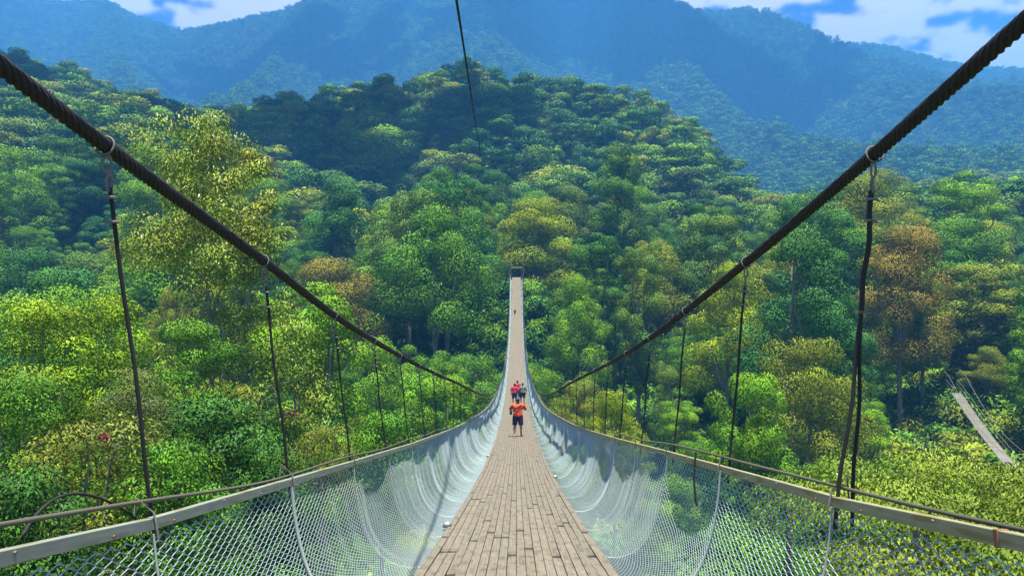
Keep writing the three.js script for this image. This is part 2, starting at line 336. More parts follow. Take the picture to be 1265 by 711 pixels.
scatter(34, 235, 8.8, 1.08, kinds.length, mids);
scatter(235, 620, 10.6, 1.5, far.length, fars);
scatter(620, 1250, 9.6, 1.05, distant.length, dist);
scatter(1250, 2560, 11.5, 1.25, distant.length, dist);
mids.sort((a, b) => a.d - b.d);
const single = spots.concat(mids.slice(0, 284)), rest = mids.slice(284);
const where = (d) => d < 75 ? 'low in the gorge' : d < 125 ? 'on the slope halfway along the bridge' : d < 180 ? 'near the far bridge end' : 'behind the far bridge end';
const shapeWord = ['domed', 'tall round', 'wide flat-topped', 'narrow tall', 'lumpy round', 'bushy upright', 'open domed'];
for (const s of single) {
  const k = kinds[s.k];
  const g = thing('forest_tree', s.label ?? `${s.sx < 0.75 ? 'small ' : s.sx > 1.15 ? 'large ' : ''}${shapeWord[s.k]} ${TINTS[s.tint][0]} tree ${where(s.d)}, ${s.x > 0 ? 'footbridge side' : 'slender tree side'}`, 'tree', [s.x, s.y, -s.d], 'trees of the valley forest');
  g.rotation.set(s.tilt ?? 0, s.turn, 0, 'YXZ'); g.scale.set(s.sx, s.sy, s.sz ?? s.sx);
  part('trunk', k.trunk, matBark, g); part('crown', k.crown, tintMats[s.tint], g);
}
const forest = new THREE.Group(); forest.name = 'forest'; tag(forest, 'dense rainforest canopy covering the hills and mountain slopes', 'forest', null, 'stuff'); scene.add(forest);
const matLeafInst = leafMat(rgb(1, 1, 1)), M4 = new THREE.Matrix4(), Q = new THREE.Quaternion(), UPV = V(0, 1, 0), C = new THREE.Color();
function instances(name, list, set) {
  set.forEach((t, k) => {
    const l = list.filter((s) => s.k === k); if (!l.length) return;
    const im = on(new THREE.InstancedMesh(t.crown, matLeafInst, l.length)); im.name = name; im.userData.kind = 'stuff';
    l.forEach((s, i) => { M4.compose(V(s.x, s.y, -s.d), Q.setFromEuler(new THREE.Euler(s.tilt ?? 0, s.turn, 0, 'YXZ')), V(s.sx, s.sy, s.sz ?? s.sx)); im.setMatrixAt(i, M4); const v = 0.85 + 0.3 * n3(s.x, s.d, 1.5); im.setColorAt(i, C.copy(TINTS[s.tint][1]).multiplyScalar(v)); });
    forest.add(im);
  });
}
instances('tree_crowns', rest, kinds); instances('hill_canopy', fars, far); instances('mountain_canopy', dist, distant);

// ---------------------------------------------------------------- suspension bridge
const bridge = thing('suspension_bridge', 'long sagging suspension footbridge with plank deck, rope cables and chain-link side nets', 'bridge');
const woodTex = surfaceTexture(128, 1024, (x, y) => {
  const g = n2(x / 9, y / 260) * 0.5 + n2(x / 3.5, y / 150 + 7) * 0.35 + n2(x / 1.6, y / 60 + 3) * 0.2, s = smooth(0.15, 0.8, n2(x / 50 + 4, y / 90)), w = smooth(0.5, 0.9, n2(x / 22 + 14, y / 40)), v = 0.60 + 0.085 * g - 0.10 * s + 0.07 * w;
  return [v * 1.03, v * 0.96, v * 0.84];
});
woodTex.repeat.set(1, 1);
const woodMats = [[0.95, 0.93, 0.86], [0.93, 0.91, 0.84], [0.97, 0.94, 0.88], [0.95, 0.93, 0.83], [0.97, 0.92, 0.88], [1.01, 0.98, 0.91], [0.91, 0.88, 0.83]].map((c) => new THREE.MeshStandardMaterial({ map: woodTex, bumpMap: woodTex, bumpScale: 0.0022, color: rgb(c[0] * 0.475, c[1] * 0.485, c[2] * 0.49), roughness: 0.85 }));
const steel = new THREE.MeshStandardMaterial({ color: rgb(0.10, 0.10, 0.095), roughness: 0.55, metalness: 0.4 });
const ropeTex = surfaceTexture(64, 64, (x, y) => { const a = 0.5 + 0.5 * Math.sin((x + y) / 64 * Math.PI * 8), b = 0.5 + 0.5 * n2(x / 8, y / 8); const v = 0.13 + 0.1 * a + 0.08 * b; return [v * 1.05, v * 0.96, v * 0.86]; });
const matCable = new THREE.MeshStandardMaterial({ color: rgb(0.008, 0.007, 0.0075), roughness: 0.75, metalness: 0.0 });
const matRope = new THREE.MeshStandardMaterial({ color: rgb(0.013, 0.012, 0.010), roughness: 0.8, bumpMap: ropeTex, bumpScale: 0.002 });
const matHandRope = new THREE.MeshStandardMaterial({ color: rgb(0.085, 0.082, 0.05), roughness: 0.8, bumpMap: ropeTex, bumpScale: 0.002 });
const paintTex = surfaceTexture(256, 256, (x, y) => { const a = n2(x / 70, y / 18), b = n2(x / 9, y / 30 + 4), s = smooth(0.45, 0.75, n2(x / 34 + 9, y / 60)); const v = 0.86 + 0.05 * a + 0.03 * b; return [v * lerp(1, 0.9, s), v * lerp(0.99, 0.84, s), v * lerp(0.93, 0.64, s)]; });
const matRail = new THREE.MeshStandardMaterial({ map: paintTex, color: rgb(0.31, 0.34, 0.30), roughness: 0.6 });
const matRailR = new THREE.MeshStandardMaterial({ map: paintTex, color: rgb(0.36, 0.34, 0.21), roughness: 0.6 });
const matRust = new THREE.MeshStandardMaterial({ color: rgb(0.20, 0.09, 0.045), roughness: 0.9 });
const matGalv = new THREE.MeshStandardMaterial({ color: rgb(0.15, 0.145, 0.12), roughness: 0.75, metalness: 0.1 });
const matNet = new THREE.MeshStandardMaterial({ color: rgb(0.33, 0.41, 0.43), roughness: 0.65 });
const matLace = new THREE.MeshStandardMaterial({ color: rgb(0.34, 0.37, 0.34), roughness: 0.9 });

// deck: planks laid lengthwise
const deck = new THREE.Group(); deck.name = 'deck'; bridge.add(deck);
{
  const R = rng(5), cols = 20, half = 0.85, pw = (2 * half) / cols, planks = [];
  for (let c = 0; c < cols; c++) { let d = -5 - R() * 6; while (d < D_END) { const len = [5.0, 5.8, 6.6][Math.floor(R() * 3)]; const e = Math.min(d + len, D_END); planks.push([c, d, e]); d = e; } }
  const geos = new Map();
  const plankGeo = (lenKey, v) => {
    const key = lenKey + '/' + v; if (geos.has(key)) return geos.get(key);
    const g = new RoundedBoxGeometry(pw - 0.006, 0.034, lenKey - 0.0012, 1, 0.0016), p = g.attributes.position, u = new Float32Array(p.count * 2);
    for (let i = 0; i < p.count; i++) { u[i * 2] = (p.getX(i) + p.getY(i)) / 0.5 + v * 0.23; u[i * 2 + 1] = p.getZ(i) / 4 + v * 0.31; }
    g.setAttribute('uv', new THREE.BufferAttribute(u, 2)); geos.set(key, g); return g;
  };
  planks.sort((a, b) => a[1] - b[1]);
  const put = (m, [c, d, e], j) => { const md = (d + e) / 2, y0 = deckY(d), y1 = deckY(e); m.position.set(-half + pw * (c + 0.5), (y0 + y1) / 2 - 0.017 + j, -md); m.rotation.set(Math.atan2(y1 - y0, e - d), 0, 0); };
  const rest = [];
  planks.forEach((pl, i) => {
    const len = pl[2] - pl[1], key = [5.0, 5.8, 6.6].reduce((a, b) => Math.abs(b - len) < Math.abs(a - len) ? b : a), v = Math.floor(R() * 4), mi = Math.min(6, Math.floor(R() * 7)), j = (R() - 0.5) * 0.006 + (pl[0] === 0 || pl[0] === cols - 1 ? 0.006 : 0);
    if (i < 300) { const m = part('plank', plankGeo(key, v), woodMats[(pl[0] === 0 || pl[0] === cols - 1) && R() < 0.5 ? 4 : mi], deck); put(m, pl, j); m.scale.z = (len - 0.0012) / (key - 0.0012); }
    else { const o = new THREE.Object3D(); put(o, pl, j); o.scale.z = len / key; o.updateMatrix(); (rest[mi] ??= []).push(plankGeo(key, v).clone().applyMatrix4(o.matrix)); }
  });
  rest.forEach((l, k) => { const m = part('far_planks', mergeGeometries(l), woodMats[k], deck); m.userData.kind = 'stuff'; });
  // cross beams and stringers under the deck
  const gb = new THREE.BoxGeometry(2.1, 0.1, 0.08);
  for (let d = -3; d < D_END; d += 1.88) { const m = part('cross_beam', gb, steel, deck); m.position.set(0, deckY(d) - 0.17, -d); }
  for (const s of [-1, 1]) { const pts = [], x = s * 0.7; for (let d = -5; d <= D_END; d += 3) pts.push(V(x, deckY(d) - 0.076, -d)); part('stringer', tube(pts, 0.035, 6), steel, deck); }
  // small dome lamps along the deck edges
  const lamp = (s, d) => { const g = new THREE.Group(); g.name = 'deck_lamp'; g.position.set(s * 0.86, deckY(d) + 0.004, -d); bridge.add(g); const b = part('base', new THREE.CylinderGeometry(0.055, 0.06, 0.024, 14), steel, g); b.position.y = 0.016; const dm = part('dome', new THREE.SphereGeometry(0.034, 14, 8, 0, Math.PI * 2, 0, Math.PI / 2), matLampDome, g); dm.position.y = 0.032; dm.scale.y = 0.9; };
  const matLampDome = new THREE.MeshStandardMaterial({ color: rgb(0.42, 0.42, 0.4), roughness: 0.35 });
  for (const [s, d] of [[-1, 9.1], [-1, 22.4], [-1, 36], [1, 16.3], [1, 30], [1, 44]]) lamp(s, d);
}

// hanger stations
const stations = { '-1': [], 1: [] };
for (let k = -2; k < 82; k++) { stations[-1].push(3.0 + 1.86 * k); stations[1].push(3.47 + 1.9 * k); }
for (const s of [-1, 1]) stations[s] = stations[s].filter((d) => d < D_END - 1);

// main cables: twisted strands near the camera, a round rope further on
for (const s of [-1, 1]) {
  const main = new THREE.Group(); main.name = 'main_cable'; bridge.add(main);
  const gs = [], lay = 0.25, d1 = 24;
  for (let k = 0; k < 6; k++) {
    const pts = []; let run = 0, prev = null;
    for (let d = -5; d <= d1; d += 0.025 + 0.0016 * Math.max(0, d)) { const p = cablePt(s, d); if (prev) run += p.distanceTo(prev); prev = p.clone(); const a = s * (run / lay) * Math.PI * 2 + k * Math.PI / 3; pts.push(p.add(V(Math.cos(a) * 0.021, Math.sin(a) * 0.021, 0))); }
    gs.push(tube(pts, 0.0128, 6, false));
  }
  part('strand', mergeGeometries(gs), matCable, main);
  const pts = []; for (let d = d1 - 0.3; d <= 155; d += 1) pts.push(cablePt(s, d)); part('rope', tube(pts, 0.031, 7), matCable, main);
}
// hangers
const rodGeo = new THREE.CylinderGeometry(1, 1, 1, 7), ringGeo = new THREE.TorusGeometry(0.039, 0.0045, 6, 18), linkGeo = new THREE.TorusGeometry(0.019, 0.0055, 6, 14), clipGeo = new RoundedBoxGeometry(0.038, 0.012, 0.026, 1, 0.004), nutGeo = new THREE.CylinderGeometry(0.006, 0.006, 0.05, 6);
function rod(name, a, b, r, mat, parent) { const m = part(name, rodGeo, mat, parent), v = b.clone().sub(a), l = v.length(); m.position.copy(a).addScaledVector(v, 0.5); m.quaternion.setFromUnitVectors(UPV, v.normalize()); m.scale.set(r, l, r); return m; }
for (const s of [-1, 1]) stations[s].forEach((d, k) => {
  const top = cablePt(s, d), low = railPt(s, d + (s < 0 ? 0.12 : 0), s < 0 ? 0.035 : 0.045, -0.12); if (top.y < low.y + 0.15) return;
  const h = new THREE.Group(); h.name = 'hanger'; bridge.add(h);
  const near = d < 20, r = 0.0088;
  if (!near) { rod('rope', top, low, 0.0055, matRope, h); return; }
  const L = top.distanceTo(low), dir = low.clone().sub(top).normalize(), at = (t) => top.clone().addScaledVector(dir, t), nx = cablePt(s, d + 0.1).sub(cablePt(s, d - 0.1)).normalize();
  const u = part('cable_clamp', ringGeo, matGalv, h); u.position.copy(top); u.quaternion.setFromUnitVectors(V(0, 0, 1), nx);
  const l1 = part('shackle', linkGeo, matGalv, h); l1.position.copy(at(0.075)); l1.scale.set(0.9, 1.9, 1); l1.rotation.y = 0.5;
  const l2 = part('thimble', linkGeo, matGalv, h); l2.position.copy(at(0.15)); l2.scale.set(0.9, 1.7, 1); l2.rotation.y = 1.4;
  const split = s === 1 && d < 4.5 ? L * 0.42 : 0;
  // rope with a hand-tied waver
  const strand = (from, to, end, rr) => { const pts = []; for (let i = 0; i <= 10; i++) { const t = i / 10, p = from.clone().lerp(to, t); p.x += 0.006 * Math.sin(t * 9 + d * 3) * Math.sin(Math.PI * t); p.z += 0.008 * Math.sin(t * 7 + d * 5) * Math.sin(Math.PI * t); pts.push(p); } return tube(pts, rr, 7); };
  if (split) {
    part('rope', strand(at(0.17), at(split), 0, 0.0125), matRope, h);
    part('rope', strand(at(split), low.clone().add(V(-0.05, 0, 0.02)), 0, 0.0095), matRope, h); part('rope', strand(at(split), low.clone().add(V(0.05, 0, -0.02)), 0, 0.0095), matRope, h);
  } else part('rope', strand(at(0.17), low, 0, r), matRope, h);
  for (const t of [0.21, 0.31, split].filter((t) => t && t < L * 0.8)) { const c = part('clip', clipGeo, t === split ? matRust : matGalv, h); c.position.copy(at(t)); c.rotation.y = s * 0.6; const n = part('clip_bolt', nutGeo, matGalv, h); n.position.copy(at(t)).add(V(s * 0.02, 0, 0)); n.rotation.z = 1.2; }
});

// handrails, hand ropes, nets
const liftL = table([[0, 0.15], [2.2, 0.115], [4.9, 0.045], [9, 0.05], [20, 0.06], [160, 0.06]]), liftR = table([[0, 0.1], [3.4, 0.055], [6, 0.075], [9, 0.07], [20, 0.06], [160, 0.06]]);
const boltGeo = new THREE.CylinderGeometry(0.006, 0.006, 0.012, 6), railGeo = new RoundedBoxGeometry(0.034, 0.05, 1, 1, 0.004);
{ const p = railGeo.attributes.position, u = railGeo.attributes.uv; for (let i = 0; i < p.count; i++) u.setXY(i, p.getZ(i) * 1.1, (p.getY(i) + p.getX(i)) * 3); }
for (const s of [-1, 1]) {
  const st = stations[s], farRail = [];
  const jig = (d) => 0.012 * Math.sin(d * 5.3 + s);
  const rp = (d) => railPt(s, d, jig(d), 0.014 * Math.sin(d * 3.1 + 2 * s));
  for (let k = 0; k < st.length - 1; k += 2) {
    const d0 = st[k] + 0.02, d1 = st[Math.min(k + 2, st.length - 1)] - 0.02, a = rp(d0), b = rp(d1), v = b.clone().sub(a);
    const o = new THREE.Mesh(railGeo, s < 0 ? matRail : matRailR); o.position.copy(a).lerp(b, 0.5); o.lookAt(b); o.scale.z = v.length() + 0.05; on(o);
    if (d0 < 40) {
      o.name = 'handrail'; bridge.add(o);
      if (s > 0 && k === 0) { const m = part('bracket', new RoundedBoxGeometry(0.042, 0.056, 0.024 / o.scale.z, 1, 0.003), matRust, o); m.position.z = 0.185; const f = part('bracket_flange', new RoundedBoxGeometry(0.004, 0.05, 0.05 / o.scale.z, 1, 0.001), matRust, o); f.position.set(-0.0185, -0.002, 0.175); }
      if (d0 < 12) for (let i = 0; i < 7; i++) { const m = new THREE.Mesh(boltGeo, i % 3 ? matGalv : matRust); on(m); m.name = 'bolt'; m.rotation.z = Math.PI / 2; m.position.set(s > 0 ? 0.019 : -0.019, (i % 2 ? 0.012 : -0.01), -0.45 + i * 0.145); m.scale.z = 1; o.add(m); const w = o.scale.z; m.scale.set(1, 1, 1 / w); }
    } else { o.updateMatrix(); farRail.push(railGeo.clone().applyMatrix4(o.matrix)); }
  }
  const fr = part('far_handrail', mergeGeometries(farRail), s < 0 ? matRail : matRailR, bridge);
  // hand rope lying outside and above the rail, tied down at every station
  const hp = []; for (let d = 0.3; d < D_END; d += d < 20 ? 0.12 : 0.8) { const ph = ((d - st[0]) / (st[1] - st[0])) / 2, lift = (s > 0 ? liftR : liftL)(d) + 0.01 * Math.cos(ph * Math.PI * 2); hp.push(railPt(s, d, 0.05, lift)); }
  part('hand_rope', tube(hp, 0.009, 7), matHandRope, bridge);
  for (const d of st.filter((d) => d > 1 && d < 30)) {
    const a = railPt(s, d, -0.03, -0.05), b = railPt(s, d, -0.012, 0.06), c = railPt(s, d, 0.06, 0.12), e = railPt(s, d, 0.07, 0.0);
    part('rope_tie', tube([a, b, c, e], 0.0055, 5), d < 6 ? matGalv : matHandRope, bridge);
  }
  // safety net: chain-link wires from the rail down to the deck edge, slung on white lacing ropes
  const sect = (d, t, bulge) => {               // t 0 at the rail, 1 at the deck edge
    const h = railH[s](d), X = railX(d), q = 1 - t, w = bulge * Math.sin(Math.PI * Math.min(1, t * 1.02));
    const x = q * q * X + 2 * q * t * (X * 0.96) + t * t * 0.865, y = q * q * (h - 0.03) + 2 * q * t * (-0.16) + t * t * (-0.035);
    return V(s * (x + w * (0.9 - 0.5 * t)), deckY(d) + y - w * 0.55 * t, -d);
  };
  const bulgeAt = (d) => { let k = 0; while (k < st.length - 2 && d > st[k + 1]) k++; const f = clamp((d - st[k]) / (st[k + 1] - st[k])); return (0.05 + 0.06 * Math.sin(k * 2.3 + s)) * 0.9 * Math.sin(Math.PI * f) + 0.012 * n2(d * 2.1, s * 7); };
  const wire = (out, d0, cell, r, dEnd, odd) => {    // one zigzag wire of three-sided bars
    const H = cell * 0.5, n = Math.round(1.9 / H); let prev = null;
    for (let i = 0; i <= n; i++) {
      const t = i / n, side = (i + odd) % 2 ? 1 : -1, d = clamp(d0 + side * cell * 0.52, d0 - cell, dEnd + cell);
      const b = bulgeAt(d), twist = d0 < 11 ? 0.11 / n : 0, p = sect(d, t - twist, b); p.x += side * s * 0.0025;
      if (prev) out.bar(prev, p, r);
      prev = p;
      if (twist) { const q = sect(d, t + twist * 1.6, b); q.x -= side * s * 0.0025; out.bar(p, q, r); prev = q; }
    }
  };
  class Bars { constructor() { this.p = []; this.n = []; this.i = []; }
    bar(a, b, r) { const tx = b.x - a.x, ty = b.y - a.y, tz = b.z - a.z, l = Math.hypot(tx, ty, tz) || 1; let ux = ty / l * 0.3 - tz / l, uy = tz / l * 0.2 - tx / l * 0.3, uz = tx / l - ty / l * 0.2; const ul = Math.hypot(ux, uy, uz) || 1; ux /= ul; uy /= ul; uz /= ul; const vx = (ty * uz - tz * uy) / l, vy = (tz * ux - tx * uz) / l, vz = (tx * uy - ty * ux) / l, o = this.p.length / 3;
      for (const q of [a, b]) for (let k = 0; k < 3; k++) { const c = Math.cos(k * 2.0944), n = Math.sin(k * 2.0944), X = ux * c + vx * n, Y = uy * c + vy * n, Z = uz * c + vz * n; this.p.push(q.x + X * r, q.y + Y * r, q.z + Z * r); this.n.push(X, Y, Z); }
      for (let k = 0; k < 3; k++) { const m = (k + 1) % 3; this.i.push(o + k, o + m, o + 3 + k, o + m, o + 3 + m, o + 3 + k); } }
    build() { const g = new THREE.BufferGeometry(); g.setAttribute('position', new THREE.Float32BufferAttribute(this.p, 3)); g.setAttribute('normal', new THREE.Float32BufferAttribute(this.n, 3)); g.setIndex(this.i); return g; } }
  let farNet = new Bars();
  for (let k = 0; k < st.length - 1; k++) {
    const a = st[k], b = st[k + 1]; if (b < 1.2) continue;
    const cell = a < 26 ? 0.052 : a < 60 ? 0.10 : 0.16, r = a < 7 ? 0.0026 : a < 26 ? 0.0029 : a < 60 ? 0.0048 : 0.007;
    const B = a < 34 ? new Bars() : farNet;
    let odd = 0; for (let d = a + cell / 2; d < b; d += cell) wire(B, d, cell, r, b, odd++);
    if (a < 34) part('net_panel', B.build(), matNet, bridge);
    // lacing rope at the station
    if (a < 45) { const pts = []; for (let i = 0; i <= 14; i++) { const p = sect(a, i / 14, 0); p.x -= s * 0.01; pts.push(p); } part('net_lacing', tube(pts, s < 0 && k === 3 ? 0.012 : k % 3 === 0 ? 0.008 : 0.005, 6), matLace, bridge); }
  }
  part('far_net', farNet.build(), matNet, bridge);
}
// rusty bracket at the near rail joint, and loose rope ends
{ const a = railPt(-1, 2.3, 0.06, 0.06), b = railPt(-1, 3.0, 0.05, 0.02), pts = []; for (let i = 0; i <= 14; i++) { const t = i / 14; pts.push(a.clone().lerp(b, t).add(V(-0.05 * Math.sin(Math.PI * t), 0.13 * Math.sin(Math.PI * t) ** 0.8, 0))); } part('loose_rope', tube(pts, 0.0055, 6), matRope, bridge); }
{ const a = railPt(1, 5.9, -0.04, 0.08), pts = []; for (let i = 0; i <= 8; i++) { const t = i / 8; pts.push(a.clone().add(V(-0.02 - 0.02 * Math.sin(t * 3), -0.42 * t, 0.05 * t))); } part('loose_rope', tube(pts, 0.009, 6), matRope, bridge); }
// far gate and landing
{
  const g = new THREE.Group(); g.name = 'gate'; g.position.set(0, deckY(D_END), -D_END - 0.5); bridge.add(g);
  for (const s of [-1, 1]) { const p = part('post', new RoundedBoxGeometry(0.16, 2.1, 0.16, 1, 0.02), steel, g); p.position.set(s * 1.0, 1.0, 0); const q = part('pylon', new RoundedBoxGeometry(0.3, 5.2, 0.3, 1, 0.03), steel, g); q.position.set(s * 1.42, 0.6, -2.6); }
  const b = part('lintel', new RoundedBoxGeometry(2.3, 0.26, 0.2, 1, 0.02), matRail, g); b.position.y = 2.0;
  const l = part('landing', new RoundedBoxGeometry(2.4, 0.3, 7, 1, 0.03), new THREE.MeshStandardMaterial({ color: rgb(0.07, 0.07, 0.06), roughness: 0.9 }), g); l.position.set(0, -0.22, -3.4);
}

// ---------------------------------------------------------------- overhead cable, second footbridge
{
  const pts = []; for (let d = -3; d <= 312; d += 5) pts.push(V(-0.38 - 0.042 * d, EYE + 2.46 + 0.117 * d - 0.6 * Math.sin(Math.PI * clamp(d / 312)), -d));
  const m = on(new THREE.Mesh(tube(pts, 0.02, 6), matCable)); m.name = 'overhead_cable'; tag(m, 'thin dark steel cable running from above the bridge up to the wooded hill', 'cable'); scene.add(m);
}
{
  const fb = thing('footbridge', 'small pale plank footbridge with thin wire ropes among the trees', 'bridge');
  const dk = new THREE.Group(); dk.name = 'deck'; fb.add(dk); const paleWood = [0.24, 0.27, 0.30].map((v) => new THREE.MeshStandardMaterial({ color: rgb(v, v * 0.93, v * 0.8), roughness: 0.9 }));
  const R = rng(31), gs = [[], [], []], tmp = new THREE.Object3D(), A = foot(0), B = foot(1), len = A.distanceTo(B), n = Math.round(len / 0.2);
  const yaw = Math.atan2(B.x - A.x, B.z - A.z);
  for (let k = 0; k < n; k++) { const p = foot(k / n); tmp.position.copy(p); tmp.position.y += (R() - 0.5) * 0.012; tmp.rotation.set(0, yaw + (R() - 0.5) * 0.02, 0); tmp.updateMatrix(); gs[Math.floor(R() * 3)].push(new THREE.BoxGeometry(1.25, 0.04, 0.185).applyMatrix4(tmp.matrix)); }
  gs.forEach((g, i) => { const m = part('planks', mergeGeometries(g), paleWood[i], dk); m.userData.kind = 'stuff'; });
  const side = V(Math.cos(yaw), 0, -Math.sin(yaw));
  for (const s of [-1, 1]) for (const [h, r, sag] of [[0.5, 0.012, 0], [1.05, 0.018, 0], [s > 0 ? 2.6 : 2.3, 0.03, 1.2]]) {
    const pts = []; for (let k = 0; k <= 26; k++) { const t = k / 26 * 1.2 - 0.1; const p = foot(t).addScaledVector(side, s * (h > 2 ? 0.95 : 0.68)); p.y += h - sag * Math.sin(Math.PI * clamp(t)); pts.push(p); }
    part(h > 2 ? 'main_cable' : 'hand_rope', tube(pts, r, 5), h > 2 ? matGalv : matRail, fb);
  }
  for (const s of [-1, 1]) for (let k = 0; k <= 16; k++) { const t = k / 16, p = foot(t).addScaledVector(side, s * 0.66), q = foot(t).addScaledVector(side, s * 0.69); q.y += 1.05; rod('side_wire', p, q, 0.008, matRail, fb); }
  for (const s of [-1, 1]) { const pts = []; for (let k = 0; k <= 12; k++) { const p = foot(k / 12).addScaledVector(side, s * 0.45); p.y -= 0.07; pts.push(p); } part('stringer', tube(pts, 0.05, 6), steel, fb); }
}

// ---------------------------------------------------------------- near trees, bushes and climbers
const world = (ix, iy, d) => V((ix - 638) / FOCAL * d, EYE + (332 - iy) / FOCAL * d, -d);
{ // tall slender tree beside the bridge
  const d = 40, R = rng(901), L = new Leaves(), base = world(282, 0, d); base.y = groundY(base.x, d) - 0.5;
  const g = thing('slender_tree', 'tall slender tree with loose airy crown of small glossy yellow-green leaves', 'tree', base.toArray());
  const spotsL = [[235, 172, 40], [272, 165, 34], [212, 205, 40], [255, 212, 46], [300, 212, 30], [322, 204, 20], [235, 250, 46], [285, 255, 40], [197, 288, 40], [172, 310, 27], [240, 300, 44], [290, 300, 44], [325, 290, 28], [332, 246, 20], [262, 335, 38], [312, 345, 34], [345, 380, 28], [298, 398, 36], [357, 420, 30], [330, 450, 34], [276, 448, 34], [374, 470, 26], [396, 498, 24], [312, 500, 38], [256, 520, 33], [345, 540, 34], [295, 560, 36], [232, 470, 24], [380, 530, 26]];
  const gs = [], P = (v) => v.clone().sub(base), trunkAt = table([[0, 0], [6, -0.05], [14, -0.5], [22, -1.0], [32, -1.4]]);
  const topY = P(world(250, 160, d)).y, tp = [], tr = []; for (let k = 0; k <= 14; k++) { const y = topY * k / 14 - 1 * (k === 0); tp.push(V(trunkAt(y) + 0.1 * Math.sin(y * 0.6), y, 0.12 * Math.sin(y * 0.4))); tr.push(lerp(0.26, 0.03, (k / 14) ** 0.8)); }
  gs.push(tube(tp, tr, 8));
  for (const [ix, iy, r] of spotsL) {
    const dd = d + (R() - 0.5) * 5, c = P(world(ix, iy, dd)), rr = r / FOCAL * d, f = iy < 360 ? 1 : 0.9;
    for (let k = 0; k < 6; k++) { const q = c.clone().add(V((R() - 0.5) * rr * 1.4, (R() - 0.5) * rr * 1.2, (R() - 0.5) * rr * 1.4)); const b = 0.8 + 0.45 * R(); L.lobe(R, q.x, q.y, q.z, rr * 0.62, rr * 0.5, rr * 0.62, Math.round(330 * (rr / 1.6) ** 1.5), 0.16, { col: [b * f * (R() < 0.25 ? 1.2 : 0.95), b, b], vary: 0.34, aspect: 0.45, inner: 0.6, under: 0.9, soft: 0.25, droop: 0.7 }); }
    let k = 0; while (k < 13 && tp[k + 1].y < c.y - rr * 1.2) k++;
    gs.push(limb(R, tp[k], c, tr[k] * 0.4 + 0.01, 0.015, 5, 0.1));
  }
  part('trunk', mergeGeometries(gs), matBark, g); part('crown', L.build(), leafMat(rgb(0.23, 0.30, 0.035), 0.34, 0.38), g);
}
const bigLeaf = [makeTree(401, { H: 14, R: 3.4, base: 5, shape: 'round', lobes: 50, leaves: 620, size: 0.17, lobeR: 0.33, aspect: 0.4, flush: 0.35, vary: 0.3 }), makeTree(402, { H: 13, R: 3.8, base: 4, shape: 'dome', lobes: 54, leaves: 600, size: 0.175, lobeR: 0.32, aspect: 0.4, flush: 0.35, vary: 0.3 })];
const bushy = [makeTree(411, { H: 5, R: 2.6, base: 0.6, shape: 'dome', lobes: 54, leaves: 400, size: 0.115, lobeR: 0.3, aspect: 0.4, flush: 0.3, vary: 0.36 }), makeTree(412, { H: 6, R: 3, base: 0.8, shape: 'round', lobes: 60, leaves: 380, size: 0.15, lobeR: 0.3, aspect: 0.5, flush: 0.12, vary: 0.3 })];
const nearMat = { bright: leafMat(rgb(0.20, 0.33, 0.012), 0.3, 0.6), olive: leafMat(rgb(0.17, 0.21, 0.035), 0.26, 0.5), dark: leafMat(rgb(0.055, 0.155, 0.025), 0.24, 0.5), fresh: leafMat(rgb(0.10, 0.25, 0.018), 0.28, 0.6), pale: leafMat(rgb(0.165, 0.20, 0.07), 0.36, 0.45) };
function nearPlant(set, k, ix, iy, w, d, mat, label, name, depthDown = 1) {
  const t = set[k], x = (ix - 638) / FOCAL * d, top = EYE + (332 - iy) / FOCAL * d, r = w / 2 / FOCAL * d, g0 = groundY(x, d);
  const g = thing(name, label, name === 'bush' ? 'bush' : 'tree', [x, 0, -d], 'plants close to the bridge');
  const sy = name === 'bush' ? Math.max(r / t.R, 0.5) : r / t.R * 1.05; g.position.y = top - t.H * sy; g.scale.set(r / t.R, sy, r / t.R); g.rotation.y = ix * 0.7;
  part('trunk', t.trunk, matBark, g); part('crown', t.crown, mat, g);
  if (g.position.y > g0) { const h = (g.position.y - g0) / sy + 2, pts = [V(0, 0.8, 0), V(0.1, -h * 0.5, 0.05), V(0, -h, 0)]; part('stem', tube(pts, [0.12, 0.16, 0.2], 7), matBark, g); }
  return g;
}
nearPlant(bigLeaf, 0, 48, 378, 170, 28, nearMat.bright, 'bright yellow-green broad-leaved tree behind the handrail next to the tied hanger', 'broadleaf_tree');
nearPlant(bigLeaf, 1, 132, 372, 150, 31, nearMat.bright, 'bright green broad-leaved tree with pointed top behind the first hanger', 'broadleaf_tree');
nearPlant(bigLeaf, 0, 235, 402, 120, 34, nearMat.fresh, 'fresh green tree below the airy slender tree', 'broadleaf_tree');
nearPlant(bigLeaf, 1, 20, 470, 190, 24, nearMat.fresh, 'fresh green tree with spreading lower boughs behind the olive bush', 'broadleaf_tree');
nearPlant(bigLeaf, 1, 175, 470, 170, 25, nearMat.fresh, 'leafy green tree between the first and second hangers', 'broadleaf_tree');
nearPlant(bushy, 0, 165, 462, 120, 21, nearMat.pale, 'pale brownish-green bush in front of the bright green trees', 'bush');
nearPlant(bushy, 0, 90, 528, 260, 15, nearMat.olive, 'rounded olive bush with fine leaves above the looped rope', 'bush');
nearPlant(bushy, 1, 270, 500, 190, 20, nearMat.dark, 'dark green bush with crowded leaves behind the handrail', 'bush');
nearPlant(bushy, 1, 205, 560, 170, 15, nearMat.fresh, 'green bush between the olive bush and the dark bush', 'bush');
nearPlant(bushy, 0, 395, 530, 110, 24, nearMat.olive, 'olive bush behind the second hanger', 'bush');
nearPlant(bushy, 1, 330, 560, 130, 19, nearMat.dark, 'low dark bush leaning on the hand rope', 'bush');
nearPlant(bushy, 1, 20, 590, 200, 12.5, nearMat.dark, 'dark leafy bush close under the hand rope', 'bush');
